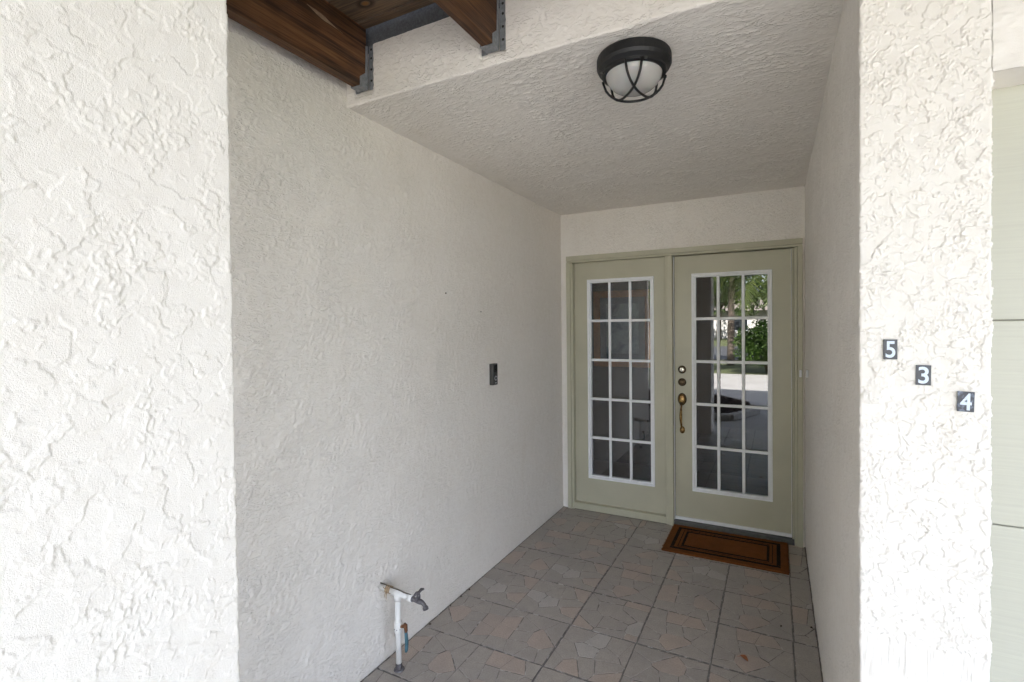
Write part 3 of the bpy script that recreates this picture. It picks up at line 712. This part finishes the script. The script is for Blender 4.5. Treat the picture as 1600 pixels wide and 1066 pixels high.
# loose fibres on the edge
V = []; Q = []
for k in range(900):
    side = random.random()
    if side < .62: x = random.uniform(MX0, MX1); y = MY0 if random.random() < .6 else MY1; d = Vector((random.uniform(-.5, .5), -1 if y == MY0 else 1, random.uniform(-.2, .5)))
    else: y = random.uniform(MY0, MY1); x = MX0 if random.random() < .5 else MX1; d = Vector((-1 if x == MX0 else 1, random.uniform(-.5, .5), random.uniform(-.2, .5)))
    p = Vector((x, y, random.uniform(.004, .013))); e = p+d.normalized()*random.uniform(.002, .009); s_ = Vector((.0004, .0004, .0003)); i0 = len(V)
    V += [p-s_, p+s_, e+s_, e-s_]; Q.append((i0, i0+1, i0+2, i0+3))
nmesh('fringe', np.array([tuple(v_) for v_ in V])-MO, np.array(Q), 'coir', mat_, smooth=False)['kind'] = 'stuff'

# ================================================================== WATER SPIGOT
SO = (.1, -2.12, 0); sp = empty('water_spigot', 'white pipe standpipe with worn grey garden tap by the wall', 'tap', SO)
py = -2.12
MB().tube([(.103, py, .028), (.101, py, .33)], .0125, 16).build('riser_pipe', 'pvc', sp, smooth=True, off=SO)
MB().tube([(.104, py, .001), (.103, py, .018), (.103, py, .03)], [.017, .0145, .0135], 14).build('pipe_stub', 'worn_faucet', sp, smooth=True, off=SO)
MB().lathe([(.024, 0), (.022, .004), (.016, .006)], (.104, py, 0.0005), 16).build('floor_collar', 'worn_faucet', sp, off=SO)
MB().tube([(.002, py, .348), (.176, py, .336)], .0122, 16).build('cross_pipe', 'pvc', sp, smooth=True, off=SO)
m = MB(); m.tube([(.076, py, .343), (.128, py, .339)], .0165, 16); m.tube([(.101, py, .342), (.101, py, .308)], .0162, 16); m.build('tee_joint', 'pvc', sp, smooth=True, off=SO)
MB().tube([(.162, py, .337), (.184, py, .3355)], .0155, 16).build('end_coupling', 'pvc', sp, smooth=True, off=SO)
m = MB(); m.tube([(.102, py, .165), (.102, py, .172), (.102, py, .208), (.102, py, .215)], [.0150, .0180, .0180, .0150], 18); vb = m.build('valve_body', 'pvc', sp, smooth=True, off=SO)
m = MB()
for a in (-2.0, -1.2, -.4): m.lathe([(.0022, 0), (.002, .0008)], (.102+math.cos(a)*.0178, py+math.sin(a)*.0178, .185), 8, (math.cos(a), math.sin(a), 0))
m.build('valve_dimples', 'dark_gap', vb, off=SO)
m = MB(); m.tube([(.117, py, .196), (.132, py, .200), (.140, py, .206)], [.0065, .007, .0055], 10); m.tube([(.134, py, .212), (.142, py+.002, .205), (.145, py+.002, .178)], [.006, .0075, .0065], 8, flat=1.5); m.build('rusty_bolt', 'rust', vb, smooth=True, off=SO)
m = MB(); m.tube([(.143, py, .186), (.147, py, .165), (.149, py, .13), (.147, py, .098), (.145, py, .09)], [.005, .0062, .0066, .0062, .004], 10, flat=1.4); m.build('valve_lever', 'blue_vinyl', vb, smooth=True, off=SO)
# garden tap
m = MB(); m.tube([(.182, py, .335), (.190, py, .335), (.192, py, .335), (.215, py, .333), (.228, py, .333), (.240, py, .331), (.249, py, .325), (.254, py, .317)], [.0122, .0122, .0095, .0105, .0112, .0092, .0082, .0084], 14)
m.tube([(.253, py, .319), (.255, py, .315), (.258, py, .306)], [.0095, .0120, .0120], 14); fa = m.build('tap_body', 'worn_faucet', sp, smooth=True, off=SO)
MB().tube([(.216, py, .340), (.219, py, .358), (.220, py, .368)], [.0105, .0085, .005], 12).build('tap_stem', 'worn_faucet', fa, smooth=True, off=SO)
m = MB(); m.tube([(.221, py-.030, .372), (.221, py-.016, .377), (.2205, py, .372), (.221, py+.016, .377), (.221, py+.030, .372)], [.005, .0065, .006, .0065, .005], 10); m.build('tap_handle', 'worn_faucet', fa, smooth=True, off=SO)
# twine round the pipe and the wire along its top
m = MB()
for k in range(5):
    xx = .040+k*.0055; P = [(xx+.002*math.sin(3*t), py+.0145*math.cos(t), .3455+.0145*math.sin(t)) for t in [2*math.pi*q/14 for q in range(15)]]; m.tube(P, .0021, 6)
for (dx, dy, dz) in ((.012, -.014, .030), (.024, -.012, .028), (-.004, -.022, -.026), (.010, -.024, -.032), (-.012, -.018, .018)):
    m.tube([(.05, py-.012, .347), (.05+dx*.6, py-.012+dy*.5, .347+dz*.6), (.05+dx, py-.012+dy*.6, .347+dz)], [.0022, .0018, .0012], 6)
m.build('twine_tie', 'twine', sp, smooth=True, off=SO)
MB().tube([(.004, py-.004, .366), (.035, py-.004, .365), (.07, py-.004, .360), (.105, py-.003, .3585), (.14, py-.002, .353), (.178, py, .3505)], .0022, 8).build('wire', 'dark_bronze', sp, smooth=True, off=SO)

# ================================================================== DOORBELL, NAILS, LEAF
BO = (0.0, -1.13, 1.15); db = empty('video_doorbell', 'slim black video doorbell on the cream side wall', 'doorbell', BO)
m = MB(); n = 8; prof = [(.001, -1.163), (.024, -1.163), (.029, -1.158), (.029, -1.108), (.024, -1.103), (.001, -1.103)]
m.add([(x, y, 1.150) for x, y in prof]+[(x, y, 1.284) for x, y in prof], [tuple(reversed(range(6))), tuple(range(6, 12))]+[(k, (k+1) % 6, 6+(k+1) % 6, 6+k) for k in range(6)])
m.build('case', 'grey_plastic', db, off=BO, bevel=.003)
MB().box(.0285, .0305, -1.1555, -1.1105, 1.155, 1.280).build('face_plate', 'black_plastic', db, off=BO, bevel=.001)
MB().box(.0300, .0316, -1.152, -1.114, 1.232, 1.276).build('camera_window', 'black_gloss', db, off=BO, bevel=.001)
MB().lathe([(.006, 0), (.0055, .001), (.004, .0014)], (.0316, -1.133, 1.248), 16, (1, 0, 0)).build('lens', 'black_gloss', db, off=BO, smooth=True)
P = [(.031, -1.133+.0125*math.cos(t), 1.193+.0125*math.sin(t)) for t in [2*math.pi*k/24 for k in range(25)]]
MB().tube(P, .0022, 8, cap=False).build('button_ring', 'ring_light', db, off=BO, smooth=True)
MB().lathe([(.0095, 0), (.009, .0012)], (.0305, -1.133, 1.193), 20, (1, 0, 0)).build('button', 'black_gloss', db, off=BO)
MB().box(.0303, .0309, -1.141, -1.125, 1.161, 1.166).build('badge', 'ring_light', db, off=BO)
for nm, lb, yy, zz, rr_ in (('wall_nail', 'short rusty nail stub in the side wall', -1.606, 1.700, .0048), ('wall_screw', 'tiny dark screw head in the side wall above the doorbell', -1.255, 1.607, .0035)):
    MB().lathe([(rr_*.7, -.002), (rr_*.7, .004), (rr_, .0045), (rr_*.8, .006)], (0, 0, 0), 10, (1, 0, 0)).build(nm, 'dark_bronze').location = (0, yy, zz)
    tag(bpy.data.objects[nm], lb, 'nail')
m = MB(); vs = []; fs = []
for k in range(9):
    t = k/8; wd = .013*math.sin(math.pi*t)**.8+.0004; x = -.02+.042*t; z = .004+.006*math.sin(2.2*t)+.001
    vs += [(x, -wd, z+.006*(wd/.013)), (x, 0, z), (x, wd, z+.008*(wd/.013))]
for k in range(8): fs += [(3*k, 3*k+3, 3*k+4, 3*k+1), (3*k+1, 3*k+4, 3*k+5, 3*k+2)]
m.add(vs, fs); m.tube([(.021, 0, .007), (.033, .004, .002)], .0008, 5)
o = m.build('dry_leaf', 'leaf_dry'); o.location = (1.470, -1.395, 0); o.rotation_euler = (0, 0, 2.6); tag(o, 'small curled brown leaf lying on the tiles', 'leaf')
R_ = random.Random(5)
for k, (x, y) in enumerate(((.022, -1.80), (.018, -1.52), (.02, -1.44), (1.756, -1.0), (1.62, -1.05), (.016, -1.62))):   # crumbs of dirt at the wall foot
    m = MB(); m.tube([(-.006, 0, .003), (0, .002, .006), (.006, .001, .003)], [.002, .004, .0015], 6)
    o = m.build('dirt_crumb', 'soil'); o.location = (x, y, 0); o.rotation_euler = (0, 0, R_.uniform(0, 6)); tag(o, 'dark crumb of dirt on the tiles near the wall', 'debris', 'dirt crumbs on the entry floor')

# ================================================================== HOUSE NUMBERS
def plaque(ch, cx_, cz_, w_, h_, rot, lab, mt='plaque_plate'):
    o0 = (cx_, RY-.0045, cz_); t = empty('number_plaque', lab, 'house number', o0, None); t.rotation_euler = (0, rot, 0)
    MB().box(-w_/2, w_/2, -.0022, 0, -h_/2, h_/2).build('plate', mt, t, bevel=.0006)
    cu = bpy.data.curves.new('numeral', 'FONT'); cu.body = ch; cu.size = h_*1.16; cu.align_x = 'CENTER'; cu.align_y = 'CENTER'; cu.extrude = .0005; cu.offset = .0009
    tmp = bpy.data.objects.new('tmp', cu); COL.objects.link(tmp); bpy.context.view_layer.update()
    me = bpy.data.meshes.new_from_object(tmp.evaluated_get(bpy.context.evaluated_depsgraph_get())); bpy.data.objects.remove(tmp)
    co = np.array([v_.co[:] for v_ in me.vertices]); co[:, 0] -= (co[:, 0].max()+co[:, 0].min())/2; co[:, 1] -= (co[:, 1].max()+co[:, 1].min())/2
    co[:, 0] *= w_*.68/np.ptp(co[:, 0]); co[:, 1] *= h_*.84/np.ptp(co[:, 1])
    new = np.stack([co[:, 0], -.0026-co[:, 2], co[:, 1]], -1)
    for v_, p in zip(me.vertices, new): v_.co = p
    me.materials.clear(); me.materials.append(MATS['plaque_numeral']); me.name = 'numeral'
    link('numeral', me, t)
plaque('5', 1.8365, 1.4545, .0265, .0455, .0, 'small dark plaque with a pale figure five on the white pier')
plaque('3', 1.8970, 1.3975, .0275, .0450, .01, 'small dark plaque with a pale figure three on the white pier')
plaque('4', 1.9705, 1.3425, .0290, .0440, .03, 'worn dark plaque with a pale figure four on the white pier', 'plaque_worn')

# ================================================================== PICTURE IN THE ROOM
PO = (.09, 1.5, 1.06); pic = empty('wall_picture', 'framed picture in orange wood seen dimly behind the fixed door', 'picture', PO)
x0, x1, z0, z1 = -.235, .42, 1.06, 1.90; fw = .075
m = MB(); m.box(x0, x1, 1.465, 1.499, z0, z0+fw); m.box(x0, x1, 1.465, 1.499, z1-fw, z1); m.box(x0, x0+fw, 1.465, 1.499, z0+fw, z1-fw); m.box(x1-fw, x1, 1.465, 1.499, z0+fw, z1-fw)
m.build('frame', 'picture_wood', pic, bevel=.004, off=PO)
MB().box(x0+fw, x1-fw, 1.48, 1.498, z0+fw, z1-fw).build('mount', 'picture_mount', pic, off=PO)
MB().box(x0+fw+.07, x1-fw-.07, 1.477, 1.4795, z0+fw+.07, z1-fw-.07).build('print', 'picture_print', pic, off=PO)

# ================================================================== OUTSIDE (seen in the door glass)
def flat(name, poly, z, mt, kind='structure', lab=None):
    o = MB().add([(x, y, z) for x, y in poly], [tuple(range(len(poly)))]).build(name, mt); o['kind'] = kind
    if lab: o['label'] = lab
    return o
flat('ground', [(-400, -400), (400, -400), (400, 400), (-400, 400)], -.075, 'grass_ground', lab='lawn and ground round the house')
dw = MB(); dw.box(-1.2, 2.013, -12.3, -3.838, -.07, -.012); dw.box(2.013, 12, -19.45, -3.838, -.07, -.012); dw.box(2.013, 12, -3.838, RY+.1, -.07, -.012); dw.box(-8, -.003, -3.838, -3.004, -.07, -.012)
o = structure(dw.build('driveway', 'concrete')); o['label'] = 'pale concrete driveway before the house'
flat('road', [(-200, -34), (200, -34), (200, -19.5), (-200, -19.5)], -.065, 'asphalt', lab='grey asphalt street')
flat('planting_strip', [(-8, -16.8), (2.0, -16.8), (2.0, -12.35), (-8, -12.35)], -.060, 'grass_ground', lab='strip of lawn beyond the driveway')
# mulch bed with a concrete edging
BED = [(-3.0, -4.32), (.95, -4.45), (1.30, -5.25), (1.22, -5.95), (.45, -6.95), (-3.0, -7.2)]
bed_e = empty('garden_edging', 'low curb of concrete blocks round the mulch bed', 'edging', (-.5, -5.6, -.01))
for i in range(len(BED)-1):
    a = Vector(BED[i]); b_ = Vector(BED[i+1]); d = b_-a; L = d.length; nblk = max(1, round(L/.30)); d.normalize(); nr = Vector((d.y, -d.x))
    for k in range(nblk):
        p = a+d*(L*(k+.5)/nblk); hx = L/nblk/2-.004; m = MB().box(-hx, hx, -.06, .06, 0, .10); o = m.build('edging_block', 'kerb_block', bed_e, bevel=.012)
        o.location = (p.x+.5, p.y+5.6, 0); o.rotation_euler = (0, 0, math.atan2(d.y, d.x)+random.uniform(-.02, .02))
V = []; Q = []
def inpoly(x, y):
    c = False; n = len(BED)
    for i in range(n):
        (xa, ya), (xb, yb) = BED[i], BED[(i+1) % n]
        if (ya > y) != (yb > y) and x < (xb-xa)*(y-ya)/(yb-ya)+xa: c = not c
    return c
cnt = 0
while cnt < 5200:
    x, y = random.uniform(-3, 1.3), random.uniform(-7.2, -4.3)
    if not inpoly(x, y): continue
    cnt += 1; a = random.uniform(0, 6.28); l = random.uniform(.02, .055); ww = random.uniform(.008, .022); z = random.uniform(.03, .085)
    dx, dy = math.cos(a)*l, math.sin(a)*l; ex, ey = -math.sin(a)*ww, math.cos(a)*ww; dz = random.uniform(-.02, .02); ez = random.uniform(-.012, .012); i0 = len(V)
    V += [(x-dx-ex, y-dy-ey, z-dz-ez), (x+dx-ex, y+dy-ey, z+dz-ez), (x+dx+ex, y+dy+ey, z+dz+ez), (x-dx+ex, y-dy+ey, z-dz+ez)]; Q.append((i0, i0+1, i0+2, i0+3))
mu = nmesh('mulch', np.array(V), np.array(Q), 'mulch', smooth=False); tag(mu, 'dark mulch chips filling the edged bed', 'mulch', kind='stuff')
flat('bed_soil', BED, .030, 'soil', lab='dark soil under the mulch')

def leaves(n, pts_fn, size, mt, name, parent, asp=.5, seed=1):
    R2 = np.random.default_rng(seed); C = pts_fn(R2, n)
    d1 = R2.normal(size=(len(C), 3)); d1 /= np.linalg.norm(d1, axis=1)[:, None]; d2 = np.cross(d1, R2.normal(size=(len(C), 3))); d2 /= np.linalg.norm(d2, axis=1)[:, None]
    s_ = size*R2.uniform(.6, 1.3, size=(len(C), 1)); a = d1*s_; b_ = d2*s_*asp
    V = np.stack([C-a, C+b_*.9-a*.1, C+a, C-b_*.9-a*.1], 1).reshape(-1, 3); Q = np.arange(len(V)).reshape(-1, 4)
    return nmesh(name, V, Q, mt, parent, smooth=False)
def clumps(R2, n, rx, ry_, rz, cz, k=26, cs=.34):
    c = R2.normal(size=(k, 3)); c /= np.linalg.norm(c, axis=1)[:, None]; c *= (R2.random((k, 1))**.4)*.85
    who = R2.integers(0, k, n); p = R2.normal(size=(n, 3)); p /= np.linalg.norm(p, axis=1)[:, None]; p *= cs*R2.random((n, 1))**.35
    q = c[who]+p; return q*np.array([rx, ry_, rz])+np.array([0, 0, cz])
# round shrub
sh = empty('round_shrub', 'rounded bright green shrub beyond the driveway', 'shrub', (1.35, -13.3, -.06))
leaves(6500, lambda R2, n: clumps(R2, n, .95, .95, .95, .95, 34), .05, 'leaf_bush', 'crown', sh, .55, 3)
m = MB()
for k in range(7):
    a = k*.9; m.tube([(0, 0, 0), (.12*math.cos(a), .12*math.sin(a), .4), (.4*math.cos(a), .4*math.sin(a), .9)], [.03, .022, .01], 7)
m.build('trunk', 'bark', sh, smooth=True)
# palms
def palm(loc, ht, nf, fl_, lab, seed, lean=(0, 0), droop=1.0, tr=.13):
    R2 = random.Random(seed); t = empty('palm_tree', lab, 'palm', loc, 'palms along the planting strip')
    P = []; rr_ = []
    for k in range(12):
        s_ = k/11; P.append((lean[0]*s_*s_, lean[1]*s_*s_, ht*s_)); rr_.append(tr*(1.25-.45*s_)*(1+.07*(k % 2)))
    MB().tube(P, rr_, 12).build('trunk', 'bark', t, smooth=True)
    V = []; Q = []; top = Vector(P[-1])
    for k in range(nf):
        az = k*2.39996+R2.uniform(-.2, .2); el = R2.uniform(-.2, 1.15); pos = top.copy(); d = Vector((math.cos(az)*math.cos(el), math.sin(az)*math.cos(el), math.sin(el)))
        n = 34; st = fl_/n; prev = pos.copy()
        for q in range(n):
            d.z -= droop*1.9/n*(.3+q/n); d.normalize(); pos = pos+d*st; side = d.cross(Vector((0, 0, 1)))
            if side.length < 1e-3: side = Vector((1, 0, 0))
            side.normalize(); upv = side.cross(d); s_ = q/n; i0 = len(V); rw = .012*(1-s_)+.003
            V += [prev-side*rw, prev+side*rw, pos+side*rw, pos-side*rw]; Q.append((i0, i0+1, i0+2, i0+3)); prev = pos.copy()
            if q < 4: continue
            ll_ = fl_*.26*math.sin(math.pi*min(1, .12+s_*.9))**.7+.04
            for sg in (-1, 1):
                dd = (side*sg*.85+d*.55+Vector((0, 0, -.25-.3*R2.random()))+upv*.2).normalized(); e = pos+dd*ll_; wv = d*.022; i0 = len(V)
                V += [pos-wv, pos+wv, e+wv*.2-Vector((0, 0, .03)), e-wv*.2-Vector((0, 0, .03))]; Q.append((i0, i0+1, i0+2, i0+3))
    nmesh('crown', np.array([tuple(v_) for v_ in V]), np.array(Q), 'leaf_palm', t, smooth=False)
palm((1.75, -13.0, -.06), 3.3, 46, 2.4, 'short palm with drooping fronds right behind the round shrub', 21, (-.3, .3), 1.15)
palm((.05, -16.4, -.06), 4.6, 30, 2.4, 'tall palm with straight grey trunk standing by the street', 22, (.1, .1), 1.2, .11)
palm((-2.6, -14.5, -.06), 4.0, 28, 2.4, 'palm on the lawn strip left of the straight grey trunk', 23, (.4, .2), 1.1)
def tree(loc, ht, rx, rz, seed, lab, n=3600):
    t = empty('broadleaf_tree', lab, 'tree', loc, 'trees across the street')
    m = MB(); m.tube([(0, 0, 0), (.1, .05, ht*.3), (.05, 0, ht*.6)], [.26, .2, .12], 9); R2 = random.Random(seed)
    for k in range(5):
        a = k*1.3+R2.random(); m.tube([(.1, .05, ht*.3), (math.cos(a)*rx*.35, math.sin(a)*rx*.35, ht*.52), (math.cos(a)*rx*.7, math.sin(a)*rx*.7, ht*.72)], [.12, .08, .03], 7)
    m.build('trunk', 'bark', t, smooth=True)
    leaves(n, lambda R3, k: clumps(R3, k, rx, rx, rz, ht-rz, 30, .36), .22, 'leaf_tree', 'crown', t, .6, seed)
for k, (x, y, ht, rx, rz) in enumerate(((-9, -44, 8.5, 4.2, 3.4), (-3.5, -48, 10, 4.6, 4.2), (3.0, -47, 7.5, 3.8, 3.0), (-15, -47, 10, 5, 4.2))):
    tree((x, y, -.07), ht, rx, rz, 50+k, ['spreading leafy tree across the street, wider than tall', 'tall leafy tree across the street beside the low pale house', 'smallest leafy tree across the street', 'leafy tree across the street farthest along from the driveway'][k])
fh = empty('far_house', 'low pale house with grey roof across the street', 'house', (-1, -60, -.07))
MB().box(-13, 13, -4, 4, 0, 3.1).build('wall', 'far_wall', fh)
MB().add([(-13.8, -4.8, 3.1), (13.8, -4.8, 3.1), (13.8, 4.8, 3.1), (-13.8, 4.8, 3.1), (-9, 0, 5.2), (9, 0, 5.2)], [(0, 3, 2, 1), (0, 1, 5, 4), (2, 3, 4, 5), (1, 2, 5), (3, 0, 4)]).build('roof', 'far_roof', fh)
for x in (-10, -5.5, -1, 3.5, 8.5):
    wn = MB().box(x-.85, x+.85, 4.0, 4.06, .8, 2.3).build('window', 'white_vinyl', fh); MB().box(x-.75, x+.75, 4.062, 4.07, .9, 2.2).build('pane', 'far_pane', wn)
